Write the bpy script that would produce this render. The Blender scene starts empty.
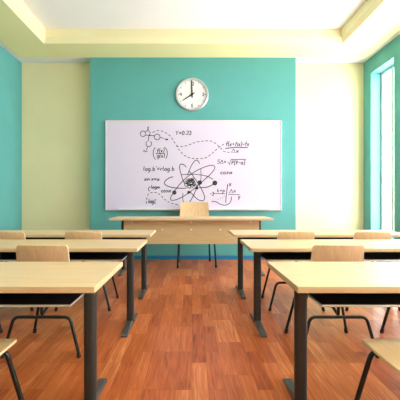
import bpy, bmesh, math, random
from mathutils import Vector, Matrix
random.seed(4)
S = bpy.context.scene
C = S.collection
PI = math.pi

# ------------------------------------------------------------------ materials
def new_mat(name):
    m = bpy.data.materials.new(name); m.use_nodes = True
    nt = m.node_tree
    return m, nt, nt.nodes['Principled BSDF']

def plain(name, col, rough=.5, metal=0., spec=.5, var=.04, scale=6., coat=0.):
    """paint / metal / plastic with a faint procedural mottling and a tiny bump"""
    m, nt, b = new_mat(name)
    N, L = nt.nodes, nt.links
    tc = N.new('ShaderNodeTexCoord')
    no = N.new('ShaderNodeTexNoise'); no.inputs['Scale'].default_value = scale; no.inputs['Detail'].default_value = 4
    L.new(tc.outputs['Object'], no.inputs['Vector'])
    mr = N.new('ShaderNodeMapRange')
    mr.inputs['From Min'].default_value = .3; mr.inputs['From Max'].default_value = .7
    mr.inputs['To Min'].default_value = 1 - var; mr.inputs['To Max'].default_value = 1 + var
    L.new(no.outputs['Fac'], mr.inputs['Value'])
    mx = N.new('ShaderNodeVectorMath'); mx.operation = 'SCALE'
    mx.inputs[0].default_value = col[:3]
    L.new(mr.outputs['Result'], mx.inputs['Scale'])
    L.new(mx.outputs['Vector'], b.inputs['Base Color'])
    b.inputs['Roughness'].default_value = rough
    b.inputs['Metallic'].default_value = metal
    b.inputs['Specular IOR Level'].default_value = spec
    b.inputs['Coat Weight'].default_value = coat
    return m

def wood(name, c0, c1, axis='x', rough=.45, scale=3.0, spec=.4):
    """pale veneer: long fibres along one axis"""
    m, nt, b = new_mat(name)
    N, L = nt.nodes, nt.links
    tc = N.new('ShaderNodeTexCoord')
    mp = N.new('ShaderNodeMapping')
    st = {'x': (1.2, 22, 22), 'y': (22, 1.2, 22), 'z': (22, 22, 1.2)}[axis]
    mp.inputs['Scale'].default_value = st
    L.new(tc.outputs['Object'], mp.inputs['Vector'])
    n1 = N.new('ShaderNodeTexNoise'); n1.inputs['Scale'].default_value = scale
    n1.inputs['Detail'].default_value = 7; n1.inputs['Roughness'].default_value = .62; n1.inputs['Distortion'].default_value = .3
    L.new(mp.outputs['Vector'], n1.inputs['Vector'])
    rp = N.new('ShaderNodeValToRGB')
    rp.color_ramp.elements[0].position = .32; rp.color_ramp.elements[0].color = (*c0, 1)
    rp.color_ramp.elements[1].position = .70; rp.color_ramp.elements[1].color = (*c1, 1)
    L.new(n1.outputs['Fac'], rp.inputs['Fac'])
    L.new(rp.outputs['Color'], b.inputs['Base Color'])
    b.inputs['Roughness'].default_value = rough
    b.inputs['Specular IOR Level'].default_value = spec
    return m

def floor_material():
    m, nt, b = new_mat('parquet')
    N, L = nt.nodes, nt.links
    def math_(op, a=None, c=None, va=None, vb=None):
        n = N.new('ShaderNodeMath'); n.operation = op
        if a is not None: L.new(a, n.inputs[0])
        if va is not None: n.inputs[0].default_value = va
        if c is not None: L.new(c, n.inputs[1])
        if vb is not None: n.inputs[1].default_value = vb
        return n.outputs[0]
    tc = N.new('ShaderNodeTexCoord'); sp = N.new('ShaderNodeSeparateXYZ')
    L.new(tc.outputs['Object'], sp.inputs[0])
    SW, PL = .100, .50
    xs = math_('DIVIDE', sp.outputs['X'], vb=SW)
    row = math_('FLOOR', xs)
    wn = N.new('ShaderNodeTexWhiteNoise'); wn.noise_dimensions = '1D'
    L.new(row, wn.inputs['W'])
    off3 = math_('DIVIDE', math_('FLOOR', math_('MULTIPLY', wn.outputs['Value'], vb=3.)), vb=3.)
    ys = math_('DIVIDE', sp.outputs['Y'], vb=PL)
    ys = math_('ADD', ys, off3)
    col = math_('FLOOR', ys)
    cb = N.new('ShaderNodeCombineXYZ'); L.new(row, cb.inputs['X']); L.new(col, cb.inputs['Y'])
    w2 = N.new('ShaderNodeTexWhiteNoise'); w2.noise_dimensions = '2D'
    L.new(cb.outputs[0], w2.inputs['Vector'])
    # grain
    mp = N.new('ShaderNodeMapping'); mp.inputs['Scale'].default_value = (34, 2.0, 1)
    L.new(tc.outputs['Object'], mp.inputs['Vector'])
    ofs = N.new('ShaderNodeVectorMath'); ofs.operation = 'MULTIPLY_ADD'
    L.new(w2.outputs['Color'], ofs.inputs[0]); ofs.inputs[1].default_value = (9, 9, 9)
    L.new(mp.outputs['Vector'], ofs.inputs[2])
    no = N.new('ShaderNodeTexNoise'); no.inputs['Scale'].default_value = 1.6; no.inputs['Detail'].default_value = 6
    no.inputs['Distortion'].default_value = 1.1
    L.new(ofs.outputs['Vector'], no.inputs['Vector'])
    f = math_('MULTIPLY', w2.outputs['Value'], vb=.42)
    g = math_('MULTIPLY', no.outputs['Fac'], vb=1.1)
    f = math_('ADD', f, g)
    f = math_('SUBTRACT', f, vb=.26)
    rp = N.new('ShaderNodeValToRGB'); e = rp.color_ramp.elements
    e[0].position = .05; e[0].color = FLOOR_COLS[0]
    e[1].position = .95; e[1].color = FLOOR_COLS[3]
    x = e.new(.36); x.color = FLOOR_COLS[1]
    x = e.new(.64); x.color = FLOOR_COLS[2]
    L.new(f, rp.inputs['Fac'])
    # joints
    fx = math_('FRACT', xs); fy = math_('FRACT', ys)
    jx = math_('LESS_THAN', fx, vb=.03)
    jy = math_('LESS_THAN', fy, vb=.008)
    j = math_('MAXIMUM', jx, jy)
    mx = N.new('ShaderNodeMix'); mx.data_type = 'RGBA'
    jf = math_('MULTIPLY', j, vb=.35)
    L.new(jf, mx.inputs['Factor']); L.new(rp.outputs['Color'], mx.inputs['A'])
    mx.inputs['B'].default_value = (.05, .012, .004, 1)
    L.new(mx.outputs['Result'], b.inputs['Base Color'])
    b.inputs['Roughness'].default_value = .33
    b.inputs['Specular IOR Level'].default_value = .35
    return m

def glass_material():
    m, nt, b = new_mat('window_glass')
    N, L = nt.nodes, nt.links
    N.remove(b)
    tr = N.new('ShaderNodeBsdfTransparent'); tr.inputs['Color'].default_value = (.97, .99, .985, 1)
    gl = N.new('ShaderNodeBsdfGlossy'); gl.inputs['Roughness'].default_value = .02
    mx = N.new('ShaderNodeMixShader'); mx.inputs['Fac'].default_value = .06
    L.new(tr.outputs[0], mx.inputs[1]); L.new(gl.outputs[0], mx.inputs[2])
    L.new(mx.outputs[0], N['Material Output'].inputs['Surface'])
    return m

FLOOR_COLS = [(.20, .032, .006, 1), (.42, .090, .020, 1), (.55, .145, .038, 1), (.74, .28, .105, 1)]
M = dict(
    teal=plain('teal_paint', (.115, .385, .385), .75, var=.035, scale=2.5, spec=.25),
    yellow=plain('pale_yellow_paint', (.85, .77, .48), .8, var=.02, scale=2., spec=.2),
    soffit=plain('pale_lime_ceiling_paint', (.87, .80, .44), .8, var=.015, scale=2., spec=.2),
    cornice=plain('cream_cornice_paint', (.88, .80, .50), .8, var=.015, scale=2., spec=.2),
    white=plain('white_plaster', (.90, .87, .87), .85, var=.012, scale=2., spec=.2),
    blue=plain('blue_baseboard_paint', (.012, .20, .42), .5),
    frame_white=plain('white_window_frame', (.58, .61, .59), .4),
    desk=wood('desk_veneer', (.58, .40, .215), (.69, .51, .30), 'x', .42),
    chair=wood('chair_plywood', (.60, .38, .21), (.72, .485, .29), 'z', .40),
    seat=wood('seat_plywood', (.58, .37, .16), (.70, .47, .22), 'y', .40),
    ply_edge=wood('plywood_edge', (.70, .54, .30), (.80, .66, .42), 'x', .5),
    post=plain('dark_grey_steel', (.042, .046, .047), .30, metal=.35, var=.06, scale=14),
    foot=plain('grey_green_steel', (.11, .12, .115), .32, metal=.5, var=.05, scale=14),
    tray=plain('black_sheet_steel', (.022, .018, .019), .42, metal=.3, var=.1, scale=8),
    lip=plain('bright_steel_edge', (.72, .70, .70), .30, metal=.6),
    tube=plain('black_enamel_tube', (.006, .009, .009), .30, metal=.0, spec=.4, var=.08, scale=20),
    rubber=plain('black_rubber', (.012, .012, .012), .8),
    board=plain('white_enamel_board', (.675, .60, .79), .09, var=.008, scale=1.5),
    board_frame=plain('pinkish_aluminium', (.74, .65, .66), .35, metal=.4),
    ledge=plain('white_ledge', (.88, .89, .87), .4),
    ink=plain('black_marker_ink', (.022, .036, .038), .6, var=.3, scale=30),
    clock_rim=plain('brushed_silver', (.55, .53, .57), .3, metal=.7),
    clock_face=plain('clock_dial_white', (.86, .84, .87), .5),
    black=plain('black_paint', (.012, .012, .014), .5),
    screw=plain('white_screw_cap', (.90, .89, .90), .4),
    glass=glass_material(),
)
M['floor'] = floor_material()

# ------------------------------------------------------------------ mesh helpers
def obj(name, bm, mat, parent=None, smooth=False, bevel=0., seg=2, mats=None):
    bmesh.ops.recalc_face_normals(bm, faces=bm.faces)
    me = bpy.data.meshes.new(name); bm.to_mesh(me); bm.free()
    for mm in (mats or [mat]): me.materials.append(mm)
    o = bpy.data.objects.new(name, me); C.objects.link(o)
    if parent: o.parent = parent
    if smooth:
        for p in me.polygons: p.use_smooth = True
        try: me.set_sharp_from_angle(angle=math.radians(40))
        except Exception: pass
    if bevel:
        b = o.modifiers.new('bevel', 'BEVEL'); b.width = bevel; b.segments = seg; b.limit_method = 'ANGLE'
        b.angle_limit = math.radians(35)
    return o

def add_box(bm, x0, x1, y0, y1, z0, z1):
    v = [bm.verts.new((x, y, z)) for x in (x0, x1) for y in (y0, y1) for z in (z0, z1)]
    for f in ((0, 1, 3, 2), (4, 6, 7, 5), (0, 4, 5, 1), (2, 3, 7, 6), (0, 2, 6, 4), (1, 5, 7, 3)):
        bm.faces.new([v[i] for i in f])
    return bm

def box(x0, x1, y0, y1, z0, z1): return add_box(bmesh.new(), x0, x1, y0, y1, z0, z1)

def add_prism(bm, pts, axis, a, b):
    """polygon pts (u,v) extruded along an axis from a to b"""
    def p(u, v, t): return {'x': (t, u, v), 'y': (u, t, v), 'z': (u, v, t)}[axis]
    A = [bm.verts.new(p(u, v, a)) for u, v in pts]; B = [bm.verts.new(p(u, v, b)) for u, v in pts]
    bm.faces.new(A); bm.faces.new(B[::-1])
    n = len(pts)
    for i in range(n): bm.faces.new((A[i], A[(i+1) % n], B[(i+1) % n], B[i]))
    return bm

def rounded_rect(w, h, r, n=5):
    out = []
    for cx, cy, a0 in ((w/2-r, h/2-r, 0), (-w/2+r, h/2-r, PI/2), (-w/2+r, -h/2+r, PI), (w/2-r, -h/2+r, 1.5*PI)):
        for i in range(n+1):
            a = a0 + PI/2*i/n; out.append((cx+r*math.cos(a), cy+r*math.sin(a)))
    return out

def fillet(pts, r, n=7):
    P = [Vector(p) for p in pts]; out = [P[0]]
    for i in range(1, len(P)-1):
        a, b, c = P[i-1], P[i], P[i+1]
        d1, d2 = (a-b).normalized(), (c-b).normalized()
        ang = d1.angle(d2)
        t = min(r/math.tan(ang/2), .48*(a-b).length, .48*(c-b).length)
        p1, p2 = b+d1*t, b+d2*t
        for k in range(n+1):
            u = k/n
            out.append(p1.lerp(b, u).lerp(b.lerp(p2, u), u))
    out.append(P[-1]); return out

def add_tube(bm, pts, r, seg=12):
    P = [Vector(p) for p in pts]
    T = []
    for i in range(len(P)):
        a = P[max(i-1, 0)]; b = P[min(i+1, len(P)-1)]; T.append((b-a).normalized())
    up = Vector((0, 1, 0)) if abs(T[0].y) < .9 else Vector((1, 0, 0))
    nrm = (up - T[0]*up.dot(T[0])).normalized(); rings = []
    for i, p in enumerate(P):
        nrm = (nrm - T[i]*nrm.dot(T[i])).normalized(); bn = T[i].cross(nrm)
        rings.append([bm.verts.new(p + nrm*(r*math.cos(2*PI*k/seg)) + bn*(r*math.sin(2*PI*k/seg))) for k in range(seg)])
    for A, B in zip(rings, rings[1:]):
        for k in range(seg): bm.faces.new((A[k], A[(k+1) % seg], B[(k+1) % seg], B[k]))
    bm.faces.new(rings[0][::-1]); bm.faces.new(rings[-1])
    return bm

def add_lathe_y(bm, prof, seg=64, cx=0, cz=0):
    """profile of (radius, y) revolved about the y axis"""
    rings = []
    for r, y in prof:
        if r < 1e-6: rings.append([bm.verts.new((cx, y, cz))])
        else: rings.append([bm.verts.new((cx+r*math.cos(2*PI*k/seg), y, cz+r*math.sin(2*PI*k/seg))) for k in range(seg)])
    for A, B in zip(rings, rings[1:]):
        for k in range(seg):
            if len(A) == 1: bm.faces.new((A[0], B[k], B[(k+1) % seg]))
            elif len(B) == 1: bm.faces.new((A[k], A[(k+1) % seg], B[0]))
            else: bm.faces.new((A[k], A[(k+1) % seg], B[(k+1) % seg], B[k]))
    return bm

def add_plate(bm, fn, us, vs, thick, edge_index=1):
    """solid curved plate: fn(u, v) -> (point, normal); rim faces get edge_index"""
    top, bot = {}, {}
    for i, u in enumerate(us):
        for j, v in enumerate(vs):
            p, n = fn(u, v); top[i, j] = bm.verts.new(p); bot[i, j] = bm.verts.new(p - n*thick)
    nu, nv = len(us), len(vs)
    for i in range(nu-1):
        for j in range(nv-1):
            bm.faces.new((top[i, j], top[i+1, j], top[i+1, j+1], top[i, j+1]))
            bm.faces.new((bot[i, j], bot[i, j+1], bot[i+1, j+1], bot[i+1, j]))
    rim = [(i, 0) for i in range(nu)] + [(nu-1, j) for j in range(1, nv)] + [(i, nv-1) for i in range(nu-2, -1, -1)] + [(0, j) for j in range(nv-2, 0, -1)]
    for a, b in zip(rim, rim[1:]+rim[:1]):
        f = bm.faces.new((top[a], top[b], bot[b], bot[a])); f.material_index = edge_index
    return bm

def thing(name, label, cat, loc=(0, 0, 0), rz=0., group=None):
    o = bpy.data.objects.new(name, None); C.objects.link(o); o.empty_display_size = .2
    o.location = loc; o.rotation_euler = (0, 0, rz)
    o['label'] = label; o['category'] = cat
    if group: o['group'] = group
    return o

def copy_tree(o, parent=None):
    c = o.copy(); C.objects.link(c)
    if parent: c.parent = parent
    for ch in list(o.children): copy_tree(ch, c)
    return c

def struct(name, bm, mat, **k):
    o = obj(name, bm, mat, **k); o['kind'] = 'structure'; return o

# ------------------------------------------------------------------ the room  (camera looks along +y)
CAM_H, F = 1.15, 330.
XL, XR = -3.44, 3.47
YB, YP, YR = 6.67, 6.38, -2.6          # back wall, projecting panel, wall behind the camera
ZC, ZS, ZT = 3.92, 3.905, 4.14         # ceiling, soffit face, tray ceiling
TX0, TX1, TY0, TY1 = -2.61, 2.66, -1.6, 5.81

struct('floor', box(XL-.3, XR+.3, YR-.2, YB+.2, -.1, 0), M['floor'])
struct('wall_back', box(XL-.3, XR+.3, YB, YB+.2, 0, 4.3), M['yellow'])
struct('wall_panel', box(-1.97, 2.01, YP, YB, 0, ZC), M['teal'], bevel=.006)
struct('wall_left', box(XL-.2, XL, YR, YB, 0, 4.3), M['teal'])
struct('wall_rear', box(XL-.3, XR+.3, YR-.2, YR, 0, 4.3), M['yellow'])

WT = .26
WIN = [(5.67, 6.40), (4.56, 5.29), (3.45, 4.18), (1.9, 2.63), (.3, 1.03), (-1.3, -.57)]
Z0, Z1 = .45, 3.61
bm = bmesh.new()
ys = sorted(WIN)
add_box(bm, XR, XR+WT, YR, YB, 0, Z0); add_box(bm, XR, XR+WT, YR, YB, Z1, 4.3)
cur = YR
for a, b in ys:
    add_box(bm, XR, XR+WT, cur, a, Z0, Z1); cur = b
add_box(bm, XR, XR+WT, cur, YB, Z0, Z1)
struct('wall_right', bm, M['teal'])

for i, (a, b) in enumerate(WIN):
    x0, x1 = XR+.19, XR+.245
    fw = .06
    bm = bmesh.new()
    add_box(bm, x0, x1, a, a+fw, Z0, Z1); add_box(bm, x0, x1, b-fw, b, Z0, Z1)
    add_box(bm, x0, x1, a+fw, b-fw, Z0, Z0+fw); add_box(bm, x0, x1, a+fw, b-fw, Z1-fw, Z1)
    mid = (a+b)/2
    add_box(bm, x0, x1, mid-.04, mid+.04, Z0+fw, Z1-fw)
    w = struct('window_%d' % (i+1), bm, M['frame_white'], bevel=.006)
    for p, q in ((a+fw, mid-.04), (mid+.04, b-fw)):
        obj('pane', box(x0+.024, x0+.03, p, q, Z0+fw, Z1-fw), M['glass'], w)

# ceiling: white plaster with a recessed tray
bm = bmesh.new()
add_box(bm, XL-.2, XR+WT, YR, YB, ZT, 4.3)
add_box(bm, XL, TX0-.02, YR, YB, ZC, ZT); add_box(bm, TX1+.02, XR, YR, YB, ZC, ZT)
add_box(bm, TX0-.02, TX1+.02, TY1+.02, YB, ZC, ZT); add_box(bm, TX0-.02, TX1+.02, YR, TY0-.02, ZC, ZT)
struct('ceiling', bm, M['white'])
# yellow-green soffit panel round the tray, white margin left along the walls
SX0, SX1, SY0, SY1 = -3.335, 3.37, YR+.1, YP
bm = bmesh.new()
add_box(bm, SX0, TX0, SY0, SY1, ZS, ZC); add_box(bm, TX1, SX1, SY0, SY1, ZS, ZC)
add_box(bm, TX0, TX1, TY1, SY1, ZS, ZC); add_box(bm, TX0, TX1, SY0, TY0, ZS, ZC)
struct('trim_1', bm, M['soffit'])
# moulding round the tray: slanted lower lip, upright upper face
bm = bmesh.new()
prof = [(0, ZS), (-.05, ZS+.085), (-.05, ZT), (.02, ZT), (.02, ZS+.015), (0, ZS+.015)]
rings = []
for o_, z in prof:
    rings.append([bm.verts.new(p) for p in ((TX0-o_, TY0-o_, z), (TX1+o_, TY0-o_, z), (TX1+o_, TY1+o_, z), (TX0-o_, TY1+o_, z))])
for A, B in zip(rings, rings[1:]+rings[:1]):
    for k in range(4): bm.faces.new((A[k], A[(k+1) % 4], B[(k+1) % 4], B[k]))
struct('trim_2', bm, M['cornice'])

bm = bmesh.new()
add_box(bm, -1.97, 2.01, YP-.014, YP, 0, .078)
add_box(bm, XL, -1.97, YB-.014, YB, 0, .078); add_box(bm, 2.01, XR, YB-.014, YB, 0, .078)
struct('baseboard_back', bm, M['blue'])
struct('baseboard_left', box(XL, XL+.014, YR, YB-.014, 0, .078), M['blue'])
struct('baseboard_right', box(XR-.014, XR, YR, YB-.014, 0, .078), M['blue'])

# ------------------------------------------------------------------ student desks
def make_desk(W, D, H, label, group):
    t = thing('student_desk', label, 'desk', group=group)
    obj('tabletop', box(-W/2, W/2, -D/2, D/2, H-.031, H), M['desk'], t, bevel=.003)
    px = W/2 - .115
    for s in (-1, 1):
        bm = bmesh.new()
        add_prism(bm, [(s*px+u, .0+v) for u, v in rounded_rect(.069, .06, .026)], 'z', .03, H-.031)
        leg = obj('leg', bm, M['post'], t, smooth=True)
        bm = bmesh.new()
        prof = [(-D/2+.025, .0), (-D/2+.02, .012), (-D/2+.035, .022), (-.045, .047), (.045, .047), (D/2-.055, .022), (D/2-.04, .012), (D/2-.045, 0)]
        add_prism(bm, prof, 'x', s*px-.027, s*px+.027)
        obj('foot_bar', bm, M['foot'], leg, bevel=.006)
        bm = bmesh.new()
        add_box(bm, s*px-.024, s*px+.024, -D/2+.05, D/2-.05, H-.046, H-.0315)
        obj('bracket', bm, M['tray'], leg)
    sx = px - .030
    zt = H - .116
    bm = bmesh.new()
    add_box(bm, -sx, sx, -D/2+.09, D/2-.10, zt-.004, zt)          # shelf floor
    add_box(bm, -sx, sx, D/2-.10, D/2-.096, zt-.004, H-.0315)     # upright back sheet
    sh = obj('book_shelf', bm, M['tray'], t)
    bm = bmesh.new()
    add_tube(bm, [(-sx, D/2-.1, zt), (-sx, -D/2+.087, zt), (sx, -D/2+.087, zt), (sx, D/2-.1, zt)], .006, 8)
    e = obj('shelf_edge', bm, M['lip'], sh, smooth=True)
    return t

DW, DD, DH = 2.07, .62, .75
ROWS = [1.523, 2.735, 3.80]
desk_labels = {
    (0, 'L'): 'pale birch two-seat desk nearest the viewer on the left of the aisle',
    (0, 'R'): 'pale birch two-seat desk nearest the viewer on the right of the aisle',
    (1, 'L'): 'pale birch two-seat desk in the middle row left of the aisle',
    (1, 'R'): 'pale birch two-seat desk in the middle row right of the aisle',
    (2, 'L'): 'pale birch two-seat desk in the left row closest to the teal wall',
    (2, 'R'): 'pale birch two-seat desk in the right row closest to the teal wall',
}
proto_desk = None
for r, y in enumerate(ROWS):
    for side in 'LR':
        lab = desk_labels[r, side]
        if proto_desk is None:
            d = proto_desk = make_desk(DW, DD, DH, lab, 'student desks in three rows')
        else:
            d = copy_tree(proto_desk); d['label'] = lab
        cx = {'L': -.462, 'R': .488}[side]
        if side == 'L': cx = (-.449, -.453, -.482)[r]
        d.location = (cx + (DW/2 if side == 'R' else -DW/2), y+DD/2, 0)

# ------------------------------------------------------------------ chairs
def make_chair(name, label, group=None, k=1., ft=.172, fw=.262, rw=.268, fy=.20, ry=-.25, top=.822, half=.2):
    t = thing(name, label, 'chair', group=group)
    # seat: front edge rolls down, slight dish
    def seat(u, v):                       # u -1..1 across, v 0..1 rear to front
        y = -.21 + .43*v
        w = half*1.0
        if v > .9: w = half - .035*(1-math.sqrt(max(0, 1-((v-.9)/.1)**2)))
        if v < .1: w = half*.97 - .035*(1-math.sqrt(max(0, 1-((.1-v)/.1)**2)))
        z = .461 - .010*math.sin(PI*v)*(1-u*u*.4)
        if v > .88: z -= .013*((v-.88)/.12)**2
        if v < .12: z += .018*((.12-v)/.12)**2
        return Vector((u*w, y, z))*k, Vector((0, 0, 1))
    us = [-1+2*i/16 for i in range(17)]
    vs = sorted(set([i/20 for i in range(21)] + [.905, .915, .93, .945, .96, .97, .98, .99, .995, .01, .02, .04, .07]))
    obj('seat', add_plate(bmesh.new(), seat, us, vs, .013*k), None, t, smooth=True, mats=[M['seat'], M['ply_edge']])
    # backrest: wraps the sitter, rounded upper corners
    zb = .555; zh = top - zb
    def back(u, v):
        w = half*(1.0 - .055*v)
        R = .026
        if v*zh > zh-R: w -= R*(1-math.sqrt(max(0, 1-((v*zh-zh+R)/R)**2)))
        if v*zh < R: w -= R*(1-math.sqrt(max(0, 1-((R-v*zh)/R)**2)))
        y = -.203 - .048*v + .022*(u*u)
        return Vector((u*w, y, zb+zh*v))*k, Vector((0, 1, .12)).normalized()
    R = .026/zh
    vs = sorted(set([i/12 for i in range(13)] + [1-R*(1-math.cos(PI/2*i/8)) for i in range(9)] + [R*(1-math.cos(PI/2*i/8)) for i in range(9)]))
    vs = [v for i, v in enumerate(vs) if i == 0 or v-vs[i-1] > 1e-4]
    b = obj('backrest', add_plate(bmesh.new(), back, us, vs, .013*k), None, t, smooth=True, mats=[M['chair'], M['ply_edge']])
    r = .0118
    def frame(hw_top, y_top, z_top, hw, yf):
        pts = [(-hw, yf, .012), (-hw_top, y_top, z_top), (hw_top, y_top, z_top), (hw, yf, .012)]
        pts = [Vector(p)*k for p in pts]
        f = obj('leg_frame', add_tube(bmesh.new(), fillet(pts, .055*k), r*k, 14), M['tube'], t, smooth=True)
        for s in (-1, 1):
            bm = bmesh.new()
            d = (Vector((s*hw_top, y_top, z_top))-Vector((s*hw, yf, 0))).normalized()
            p = Vector((s*hw, yf, 0))
            add_tube(bm, [(p+Vector((0, 0, .0005)))*k, (p+d*.006+Vector((0, 0, .0005)))*k, (p+d*.036)*k], .0148*k, 14)
            obj('rubber_foot', bm, M['rubber'], f, smooth=True)
        return f
    frame(ft, .145, .422, fw, fy)
    frame(.206, -.236, .290, rw+.012, ry)
    pts = [(0, .145, .414), (0, .10, .405), (0, -.236, .305), (0, -.240, .35), (0, -.238, .44), (0, -.231, .60), (0, -.247, .70)]
    pts = [Vector(p)*k for p in pts]
    sp = obj('spine_tube', add_tube(bmesh.new(), fillet(pts, .03*k), r*k, 14), M['tube'], t, smooth=True)
    obj('seat_bracket', add_box(bmesh.new(), -.09*k, .09*k, -.19*k, .15*k, .4335*k, .4395*k), M['tube'], t)
    return t

GC = 'student chairs tucked under the desks'
chair_specs = [
    (-1.071, 1.45, 'plywood chair cut by the bottom left corner, only its seat front showing'),
    (1.043, 1.45, 'plywood chair cut by the bottom right corner, only its seat front showing'),
    (-1.103, 2.66, 'plywood chair whose backrest stands behind the nearest left desk'),
    (1.075, 2.66, 'plywood chair whose backrest stands behind the nearest right desk'),
    (-1.915, 2.66, 'plywood chair at the far left edge under the middle left desk'),
    (1.905, 2.66, 'plywood chair at the far right edge under the middle right desk'),
    (-1.133, 3.67, 'plywood chair next to the aisle behind the middle left desk'),
    (1.085, 3.67, 'plywood chair next to the aisle behind the middle right desk'),
    (-1.935, 3.67, 'plywood chair by the left wall behind the middle left desk'),
    (1.88, 3.67, 'plywood chair by the window behind the middle right desk'),
]
proto_chair = None
for x, y, lab in chair_specs:
    if proto_chair is None:
        c = proto_chair = make_chair('school_chair', lab, GC)
    else:
        c = copy_tree(proto_chair); c['label'] = lab
    c.location = (x, y, 0)

# ------------------------------------------------------------------ teacher's desk and chair
t = thing('teacher_desk', 'long pale birch teacher desk with front panel before the whiteboard', 'desk', (-.01, 5.285, 0))
obj('tabletop', box(-1.24, 1.24, -.315, .315, .842, .873), M['desk'], t, bevel=.003)
for s in (-1, 1):
    bm = bmesh.new()
    add_prism(bm, [(s*1.09+u, v) for u, v in rounded_rect(.056, .056, .02)], 'z', .03, .842)
    leg = obj('leg', bm, M['post'], t, smooth=True)
    prof = [(-.295, 0), (-.30, .012), (-.285, .022), (-.04, .045), (.04, .045), (.285, .022), (.30, .012), (.295, 0)]
    obj('foot_bar', add_prism(bmesh.new(), prof, 'x', s*1.09-.026, s*1.09+.026), M['foot'], leg, bevel=.005)
pn = obj('front_panel', box(-1.05, 1.05, -.165, -.147, .466, .836), M['desk'], t, bevel=.003)
for x, z in ((-.92, .807), (0, .807), (.92, .807), (-.45, .69), (0, .69), (.45, .69)):
    obj('screw_cap', add_lathe_y(bmesh.new(), [(0, -.169), (.012, -.168), (.013, -.165), (.013, -.16)], 12, x, z), M['screw'], pn, smooth=True)

c = make_chair('teacher_chair', 'tall plywood chair behind the teacher desk facing the class', None,
               k=1.34, ft=.222, fw=.244, rw=.205, fy=.20, ry=-.225, top=.830, half=.206)
c.location = (.066, 5.85, 0); c.rotation_euler = (0, 0, PI+.07)

# ------------------------------------------------------------------ whiteboard
wb = thing('whiteboard', 'large whiteboard with formulas and an atom sketch on the teal wall', 'whiteboard', (0.03, YP, .94))
BX0, BX1, BZ0, BZ1 = -1.695, 1.69, 0.01, 1.745
YF = -.030                                 # face of the writing surface, local
obj('writing_surface', box(BX0+.012, BX1-.012, YF, -.006, BZ0+.012, BZ1-.012), M['board'], wb)
bm = bmesh.new()
for a in ((BX0, BX0+.016, BZ0, BZ1), (BX1-.016, BX1, BZ0, BZ1), (BX0+.016, BX1-.016, BZ0, BZ0+.016), (BX0+.016, BX1-.016, BZ1-.016, BZ1)):
    add_box(bm, a[0], a[1], YF-.008, 0, a[2], a[3])
obj('frame', bm, M['board_frame'], wb, bevel=.003)
bm = bmesh.new()
add_prism(bm, [(YF-.008, BZ0), (YF-.008, BZ0+.028), (YF-.06, BZ0+.022), (YF-.075, BZ0+.034), (YF-.080, BZ0+.030), (YF-.066, BZ0+.006)], 'x', BX0+.27, BX1-.27)
obj('marker_ledge', bm, M['ledge'], wb)

DB = YP + YF
def bp(px, py):            # a spot on the board, from where the photograph shows it
    return ((px-192)*DB/F - .03, (200-py)*DB/F + CAM_H - .94)

def add_stroke(bm, pts, w=.011):
    """felt-tip line: flat ribbon one millimetre proud of the board"""
    P = [Vector((a, b)) for a, b in pts]
    P = [p for i, p in enumerate(P) if i == 0 or (p-P[i-1]).length > 1e-5]
    if len(P) < 2: return
    Ls, Rs = [], []
    for i, p in enumerate(P):
        tdir = (P[min(i+1, len(P)-1)]-P[max(i-1, 0)])
        if tdir.length < 1e-6: tdir = P[min(i+1, len(P)-1)]-p
        tdir.normalize(); n = Vector((-tdir.y, tdir.x))*w/2
        Ls.append(p+n); Rs.append(p-n)
    y0, y1 = YF-.0002, YF-.0016
    f = [[bm.verts.new((q.x, y, q.y)) for q in X] for X in (Ls, Rs) for y in (y0, y1)]
    Lb, Lf, Rb, Rf = f
    for i in range(len(P)-1):
        bm.faces.new((Lf[i], Lf[i+1], Rf[i+1], Rf[i])); bm.faces.new((Lb[i], Rb[i], Rb[i+1], Lb[i+1]))
        bm.faces.new((Lb[i], Lb[i+1], Lf[i+1], Lf[i])); bm.faces.new((Rb[i], Rf[i], Rf[i+1], Rb[i+1]))
    bm.faces.new((Lb[0], Lf[0], Rf[0], Rb[0])); bm.faces.new((Lb[-1], Rb[-1], Rf[-1], Lf[-1]))

def smooth_line(pts, n=8, closed=False):
    P = [Vector(p) for p in pts]; out = []
    m = len(P)
    rng = range(m if closed else m-1)
    for i in rng:
        if closed: p0, p1, p2, p3 = P[i-1], P[i], P[(i+1) % m], P[(i+2) % m]
        else: p0, p1, p2, p3 = P[max(i-1, 0)], P[i], P[i+1], P[min(i+2, m-1)]
        for k in range(n):
            t = k/n
            out.append(.5*((2*p1)+(p2-p0)*t+(2*p0-5*p1+4*p2-p3)*t*t+(3*p1-p0-3*p2+p3)*t**3))
    out.append(P[0] if closed else P[-1])
    return [tuple(p) for p in out]

def px_line(bm, pts, w=.011, smooth=True, closed=False):
    if smooth: pts = smooth_line(pts, 8, closed)
    add_stroke(bm, [bp(*p) for p in pts], w)

def px_dashes(bm, pts, dash=2.6, gap=1.7, w=.014):
    P = [Vector(p) for p in smooth_line(pts, 14)]
    cur, acc, on = [P[0]], 0., True
    for a, b in zip(P, P[1:]):
        L = (b-a).length; pos = 0.
        while L-pos > 1e-9:
            need = (dash if on else gap)-acc
            st = min(need, L-pos); pos += st; acc += st
            q = a.lerp(b, pos/L)
            if on: cur.append(q)
            if acc >= (dash if on else gap)-1e-9:
                if on and len(cur) > 1: add_stroke(bm, [bp(*p) for p in cur], w)
                on = not on; acc = 0.; cur = [q]
    if on and len(cur) > 1: add_stroke(bm, [bp(*p) for p in cur], w)

def arc(cx, cy, rx, ry, a0, a1, n=14):
    return [(cx+rx*math.cos(math.radians(a0+(a1-a0)*i/n)), cy+ry*math.sin(math.radians(a0+(a1-a0)*i/n))) for i in range(n+1)]

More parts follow.
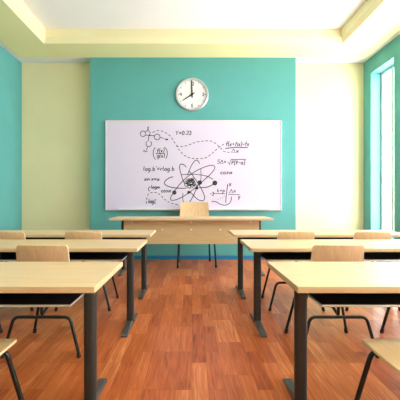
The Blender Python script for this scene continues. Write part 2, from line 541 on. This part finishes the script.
# single-line handwriting, each glyph: (advance, strokes) on a baseline at 0, x-height .6, cap height 1
G = {
 'Y': (.8, [[(.05, 1), (.35, .55), (.65, 1)], [(.35, .55), (.33, 0)]]),
 '=': (.75, [[(.1, .62), (.6, .62)], [(.1, .32), (.6, .32)]]),
 '+': (.75, [[(.1, .45), (.6, .45)], [(.35, .7), (.35, .2)]]),
 '-': (.65, [[(.1, .45), (.55, .45)]]),
 '.': (.35, [[(.12, .12), (.2, .02)]]),
 '0': (.65, [arc(.3, .5, .24, .5, 0, 360, 16)]),
 '2': (.65, [arc(.3, .72, .24, .28, 160, -30, 10)+[(.05, 0), (.58, 0)]]),
 '3': (.65, [arc(.26, .76, .24, .24, 140, -80, 10)+arc(.26, .26, .27, .27, 80, -150, 10)]),
 '(': (.42, [arc(.45, .45, .35, .7, 120, 240, 10)]),
 ')': (.42, [arc(-.05, .45, .35, .7, 60, -60, 10)]),
 '[': (.42, [[(.35, 1.1), (.12, 1.1), (.12, -.15), (.35, -.15)]]),
 ']': (.42, [[(.05, 1.1), (.28, 1.1), (.28, -.15), (.05, -.15)]]),
 'x': (.62, [[(.05, .6), (.5, 0)], [(.5, .6), (.05, 0)]]),
 'f': (.55, [[(.5, .95), (.36, 1.02), (.26, .85), (.22, -.1)], [(.05, .52), (.48, .55)]]),
 'g': (.65, [arc(.28, .32, .22, .28, 20, 340, 12), [(.5, .6), (.5, -.2), (.35, -.38), (.08, -.3)]]),
 'l': (.4, [[(.15, 1.05), (.12, .1), (.3, .02)]]),
 'o': (.62, [arc(.28, .3, .23, .3, 0, 360, 12)]),
 'b': (.64, [[(.1, 1.05), (.1, 0)], arc(.3, .28, .2, .28, 160, -170, 12)]),
 'r': (.52, [[(.1, .6), (.12, 0)], [(.12, .38), (.25, .57), (.45, .55)]]),
 's': (.55, [[(.45, .56), (.2, .62), (.1, .45), (.4, .25), (.35, .02), (.05, .04)]]),
 'i': (.3, [[(.12, .58), (.14, 0)], [(.13, .85), (.15, .78)]]),
 'n': (.62, [[(.08, .6), (.1, 0)], [(.1, .4), (.28, .6), (.45, .45), (.47, 0)]]),
 'm': (.85, [[(.08, .6), (.1, 0)], [(.1, .4), (.24, .6), (.36, .42), (.37, 0)], [(.37, .4), (.52, .6), (.66, .42), (.68, 0)]]),
 'z': (.6, [[(.06, .58), (.48, .58), (.06, 0), (.52, .02)]]),
 'a': (.66, [arc(.27, .3, .22, .3, 30, 330, 12), [(.5, .6), (.5, .08), (.6, .0)]]),
 'A': (.72, [[(.62, .62), (.42, .1), (.2, 0), (.06, .28), (.2, .58), (.4, .5), (.62, .02)]]),   # alpha
 'c': (.55, [arc(.3, .3, .24, .3, 50, 310, 12)]),
 'C': (.6, [arc(.36, .45, .3, .5, 60, 300, 12)]),
 'E': (.75, [[(.62, .95), (.08, .95), (.36, .5), (.06, 0), (.64, 0)]]),                            # sigma
 'D': (.86, [[(.4, .95), (.06, 0), (.76, 0), (.4, .95)]]),                                         # delta
 'S': (.75, [[(.62, .98), (.15, .95), (.1, .55), (.5, .58), (.6, .2), (.3, -.05), (.04, .08)]]),
 'P': (.68, [[(.12, 0), (.12, 1)], [(.12, 1), (.45, .95), (.52, .72), (.4, .52), (.12, .5)]]),
 'p': (.62, [[(.1, .6), (.1, -.4)], arc(.3, .3, .2, .28, 160, -160, 12)]),
 'y': (.6, [[(.06, .6), (.28, .08)], [(.5, .6), (.1, -.4)]]),
 'k': (.6, [[(.1, 1), (.1, 0)], [(.45, .6), (.12, .28), (.5, 0)]]),
 "'": (.28, [[(.12, 1.15), (.1, .9)]]),
 ' ': (.35, []),
}
def write(bm, text, px, py, h, width=None, w=.011, slant=.12):
    """text with its baseline starting at (px, py); h = capital height in the same units"""
    tot = sum(G[ch][0] for ch in text)*h
    sx = width/tot if width else 1.
    x = px
    for ch in text:
        adv, strokes = G[ch]
        jy = random.uniform(-.05, .05)*h
        for st in strokes:
            pts = [(x + (u+slant*v)*h*sx, py+jy - v*h) for u, v in st]
            add_stroke(bm, [bp(*p) for p in pts], w)
        x += adv*h*sx

def ink(name, bm): return obj(name, bm, M['ink'], wb)

W1 = .0145
bm = bmesh.new(); write(bm, 'Y=0.23', 175.2, 134.8, 3.6, 16.2, W1); ink('handwritten_formula', bm)
bm = bmesh.new()
write(bm, 'f(x)', 156.6, 152.2, 3.7, 7.8, W1); px_line(bm, [(155.6, 153.6), (164.8, 153.4)], W1, False)
write(bm, 'g(x)', 156.8, 157.6, 3.7, 8, W1)
px_line(bm, [(155.2, 147.4), (153.4, 151), (153.5, 156), (155.6, 159.8)], W1); px_line(bm, [(164.2, 147.2), (166.8, 150), (167.2, 155), (165.8, 159)], W1)
ink('handwritten_formula', bm)
bm = bmesh.new(); write(bm, "log.b'=rlog.b", 143, 170.6, 3.9, 31.5, W1); ink('handwritten_formula', bm)
bm = bmesh.new(); write(bm, 'sin x=A', 144, 180.6, 3.3, 15.5, W1); ink('handwritten_formula', bm)
bm = bmesh.new(); write(bm, 'C', 148, 190.6, 3.8, None, W1); write(bm, 'logm', 150.6, 188.4, 3.0, 9.6, W1); ink('handwritten_formula', bm)
bm = bmesh.new(); write(bm, 'cosA', 161, 192.2, 3.2, 10, W1); ink('handwritten_formula', bm)
bm = bmesh.new(); write(bm, 'logE', 148.2, 203.2, 3.7, 8.2, W1); ink('handwritten_formula', bm)
bm = bmesh.new()
write(bm, 'f(x+Dx)-fx', 225.6, 146, 4.2, 23.6, W1); px_line(bm, [(225.2, 148.4), (235, 147.4), (248, 147.6)], W1*1.2, False)
write(bm, 'Dx', 231, 152.6, 3.8, 8, W1); ink('handwritten_formula', bm)
bm = bmesh.new(); write(bm, 'SD=', 217, 163.6, 3.8, 9.4, W1)
px_line(bm, [(227.6, 163), (228.6, 162.4), (229.4, 165), (230.8, 159.6), (246, 159.4)], W1, False)
write(bm, 'P[P-a]', 231.2, 164.6, 3.7, 13.8, W1); ink('handwritten_formula', bm)
bm = bmesh.new(); write(bm, 'cosA', 220, 174, 3.3, 12.4, W1); ink('handwritten_formula', bm)

# molecule
bm = bmesh.new()
px_line(bm, [(147.6, 130.4), (150.4, 132.2), (149.4, 135.3), (145.8, 135.3), (145.2, 132.2), (147.6, 130.4)], W1, False)
px_line(bm, arc(143, 133.8, 2.7, 2.8, 20, 330), W1, False)
px_line(bm, [(148, 130.2), (148.2, 126.6)], W1*1.5, False)
px_line(bm, [(149.4, 135.4), (154.4, 135.8)], W1, False)
px_line(bm, arc(157.2, 136.9, 2.9, 2.9, 0, 360), W1, False)
px_line(bm, [(160.2, 137.4), (164.6, 138.7)], W1*.8, False); px_line(bm, [(165.2, 139.4), (168, 139.5)], W1*2, False)
px_line(bm, [(148.9, 136), (148.2, 141)], W1, False)
px_line(bm, arc(148.8, 143.8, 2.8, 2.8, -60, 240), W1, False)
px_line(bm, [(147.9, 146.4), (146.6, 149.8)], W1, False)
px_line(bm, [(143.4, 151.6), (144, 150.2), (145, 151.8), (146.6, 150.6), (147, 152)], W1*1.3, False)
px_line(bm, [(149, 135), (150.2, 135.6)], W1*2, False)
ink('molecule_sketch', bm)

# dashed curves
bm = bmesh.new()
px_dashes(bm, [(152.5, 132.4), (158.5, 130.6), (164, 132), (170, 135.8), (174.5, 142.5), (180, 151), (186, 156.4), (192, 158.4), (199, 158.6), (205, 158), (211, 154.4), (217.5, 148.6), (220.2, 146.4), (225.5, 143.2)])
ink('dashed_curve', bm)
bm = bmesh.new()
px_dashes(bm, [(176.2, 145.8), (182, 146.6), (188.5, 145), (196, 142.2), (204, 141), (210.5, 141), (215.5, 143.4), (219.8, 147.2), (224, 151.4), (229.6, 152.4)])
ink('dashed_curve', bm)
bm = bmesh.new()
px_dashes(bm, [(146.4, 203.8), (147.2, 196.5), (150, 193), (156, 192.6), (160, 194.6), (165, 199.6), (171, 203), (179, 204.8)], 2.4, 1.7)
ink('dashed_curve', bm)

# atom
bm = bmesh.new()
W2 = .015
def ell(cx, cy, a, b, rot, a0=0, a1=360, w=W2):
    r = math.radians(rot); pts = []
    for i in range(49):
        u = math.radians(a0+(a1-a0)*i/48); x, y = a*math.cos(u), b*math.sin(u)
        pts.append((cx+x*math.cos(r)-y*math.sin(r), cy+x*math.sin(r)+y*math.cos(r)))
    px_line(bm, pts, w, False)
px_line(bm, [(173.2, 176.6), (168, 178.6), (164.6, 182.2), (165.6, 185), (171, 187.2), (179, 188.2), (186.5, 188.2)], W2*1.1)
px_line(bm, [(199, 187.6), (206.5, 187.2), (212, 185), (214.4, 182)], W2*1.1)
px_line(bm, [(181.4, 174.8), (190, 174.2), (200, 174.8), (208, 176.6), (213, 179.4)], W2*.9)
px_line(bm, [(186.4, 167.4), (184, 164.8), (181, 164.2), (179.6, 166.6), (180.4, 172), (182.6, 179), (184.4, 183.4)], W2)
px_line(bm, [(188.8, 170.6), (193, 176), (198.5, 184), (202.5, 191), (204.6, 197), (203.6, 200.2), (200, 200.4), (196, 198), (190.5, 192.2)], W2)
px_line(bm, [(199.6, 163.8), (198.2, 161), (196, 160.2), (193, 163), (190, 168.6), (187.4, 175)], W2)
px_line(bm, [(197.2, 184), (195.4, 191), (191.6, 199), (188.4, 203.4)], W2)
px_line(bm, [(174.8, 190.6), (181, 182.8), (189, 175.6), (198, 170), (207, 166.2), (213, 165.4), (214.8, 168), (211, 173.6), (203, 181), (195, 188), (186, 194.8), (177.6, 199.2), (171.4, 200.2), (170.8, 197.2), (173, 193.6)], W2)
px_line(bm, [(200.8, 169), (201, 178), (200.2, 183)], W2*.8)
px_line(bm, [(182.8, 193), (182.8, 199), (184, 203)], W2*.8)
for (x, y, r) in ((174.4, 192.5, 2.0), (188.8, 192.3, 1.3), (196.8, 188, 1.5), (199.8, 182.6, 2.1), (214.9, 183, 2.3)):
    for q in (.25, .6, .9): px_line(bm, arc(x, y, r*q, r*q, 0, 360), .015, False)
for i in range(11):
    a = i*2.4; q = 4.4*math.sqrt((i+.5)/11)
    cx, cy = 190.2+q*math.cos(a)*1.1, 183.3+q*math.sin(a)
    px_line(bm, arc(cx, cy, 1.4, 1.4, 0, 360), W2*.8, False)
    if i % 3 != 0: px_line(bm, arc(cx+.3, cy+.3, .7, .6, 0, 360), .016, False)
px_line(bm, arc(190, 183.4, 5.4, 4.9, 0, 360), W2*.6, False)
px_line(bm, [(189.5, 180), (193, 179.6)], .022, False); px_line(bm, [(190, 186), (192.5, 184.5)], .022, False); px_line(bm, [(186, 184), (187.6, 182)], .02, False)
ink('atom_sketch', bm)

# axes
bm = bmesh.new()
px_line(bm, [(227.8, 184), (226.4, 194), (225.6, 202.6)], W1, True)
px_line(bm, [(214, 193.4), (225, 193.8)], W1*.8, False); px_line(bm, [(228, 194.4), (240, 194.6)], W1*.8, False)
write(bm, 'x', 228.8, 186, 4.2, None, W1); write(bm, 'y', 237.8, 198.6, 4.2, None, W1)
write(bm, '-3', 209.6, 195.4, 3.2, None, W1); write(bm, 'k+p', 217, 192, 3.4, 7.8, W1*.8); write(bm, 'Dx', 229, 192.6, 3.6, 7, W1*.9)
px_line(bm, [(211.5, 201.4), (216, 201.8), (219.6, 204), (224.6, 205.2), (229, 203.6), (231.2, 200), (231.4, 196.6)], W1)
px_dashes(bm, [(217.5, 200), (221, 198), (225, 196)], 1.2, 1.2, W1*.6)
ink('axes_sketch', bm)

# ------------------------------------------------------------------ wall clock
ck = thing('wall_clock', 'round silver-rimmed wall clock above the whiteboard showing eight', 'clock', (0.0, YP, CAM_H + 105.6*6.36/F))
RR = .319
obj('rim', add_lathe_y(bmesh.new(), [(0, 0), (RR-.006, 0), (RR, -.012), (RR, -.030), (RR-.014, -.045), (RR-.034, -.043), (RR-.046, -.020), (RR-.046, -.016), (0, -.016)], 72), M['clock_rim'], ck, smooth=True)
dial = obj('dial', add_lathe_y(bmesh.new(), [(0, -.0165), (RR-.047, -.0165), (RR-.047, -.018), (0, -.018)], 72), M['clock_face'], ck)
YF_save = YF
def clock_bar(bm, a, r0, r1, w, y0, y1):
    d = Vector((math.sin(a), math.cos(a))); n = Vector((d.y, -d.x))*w/2
    pts = [d*r0+n, d*r1+n, d*r1-n, d*r0-n]
    add_prism(bm, [(p.x, p.y) for p in pts], 'y', y0, y1)
bm = bmesh.new()
for i in range(60):
    if i % 5: clock_bar(bm, 2*PI*i/60, .252, .264, .004, -.0182, -.0190)
    else: clock_bar(bm, 2*PI*i/60, .243, .266, .012, -.0182, -.0190)
obj('minute_marks', bm, M['black'], dial)
def numeral(text, cx, cz, h):
    bm = bmesh.new()
    GL = {'1': (.4, [[(.05, .8), (.22, 1), (.22, 0)]]), '2': G['2'], '3': G['3'], '6': (.65, [[(.5, .98), (.2, .7), (.06, .3)] + arc(.3, .28, .24, .28, 180, 540, 14)]),
          '9': (.65, [arc(.3, .7, .24, .28, 0, 360, 14) + [(.5, .3), (.3, 0)]])}
    x = cx - sum(GL[ch][0] for ch in text)*h/2
    for ch in text:
        for st in GL[ch][1]:
            P = [Vector((x+u*h, cz+(v-.5)*h)) for u, v in st]
            for a, b in zip(P, P[1:]):
                d = (b-a).normalized(); n = Vector((-d.y, d.x))*.006; e = d*.004
                add_prism(bm, [tuple(q) for q in (a-e+n, b+e+n, b+e-n, a-e-n)], 'y', -.0182, -.0190)
        x += GL[ch][0]*h
    obj('numeral', bm, M['black'], dial)
numeral('12', .012, .207, .056); numeral('3', .215, 0, .056); numeral('6', 0, -.207, .056); numeral('9', -.215, 0, .056)
def hand(name, a, tail, tip, w0, w1, y0):
    d = Vector((math.sin(a), math.cos(a))); n = Vector((d.y, -d.x))
    pts = [-d*tail+n*w0*.6, n*w0, d*tip+n*w1, d*tip-n*w1, -n*w0, -d*tail-n*w0*.6]
    obj(name, add_prism(bmesh.new(), [(p.x, p.y) for p in pts], 'y', y0, y0-.003), M['black'], ck)
hand('hour_hand', math.radians(236.5), .062, .215, .013, .007, -.024)
hand('minute_hand', math.radians(-1.8), .068, .268, .014, .009, -.029)
obj('centre_pin', add_lathe_y(bmesh.new(), [(.022, -.0185), (.022, -.034), (0, -.036)], 20), M['black'], ck, smooth=True)

# ------------------------------------------------------------------ light: overcast daylight through the windows, lamps in the tray
w = bpy.data.worlds.new('overcast_sky'); S.world = w; w.use_nodes = True
bg = w.node_tree.nodes['Background']
bg.inputs['Color'].default_value = (1.0, .985, .97, 1)
bg.inputs['Strength'].default_value = 26.0
for i, (a, b) in enumerate(WIN):
    l = bpy.data.lights.new('window_portal', 'AREA'); l.shape = 'RECTANGLE'; l.size = Z1-Z0; l.size_y = b-a
    l.cycles.is_portal = True
    o = bpy.data.objects.new('window_portal', l); C.objects.link(o)
    o.location = (XR+WT+.02, (a+b)/2, (Z0+Z1)/2); o.rotation_euler = (0, PI/2, 0)
LAMP_W = 30
for x in (-.3, 1.8):
    for y in (.5,):
        l = bpy.data.lights.new('tray_lamp', 'AREA'); l.shape = 'RECTANGLE'; l.size = 1.2; l.size_y = .4
        l.energy = LAMP_W; l.color = (1, .96, .9)
        o = bpy.data.objects.new('tray_lamp', l); C.objects.link(o); o.location = (x, y, ZT-.03)

# ------------------------------------------------------------------ camera
cam = bpy.data.cameras.new('camera'); cam.sensor_width = 36; cam.lens = 36*F/400
cam.shift_x = 8/400; cam.shift_y = 0
co = bpy.data.objects.new('camera', cam); C.objects.link(co)
co.location = (0, 0, CAM_H); co.rotation_euler = (PI/2, 0, 0)
S.camera = co
cam.clip_start = .02

S.view_settings.view_transform = 'Standard'; S.view_settings.look = 'None'
S.view_settings.exposure = 0.0; S.view_settings.gamma = 1
S.view_settings.use_curve_mapping = False
S.cycles.use_denoising = True
S.cycles.max_bounces = 10; S.cycles.diffuse_bounces = 4; S.cycles.transparent_max_bounces = 12
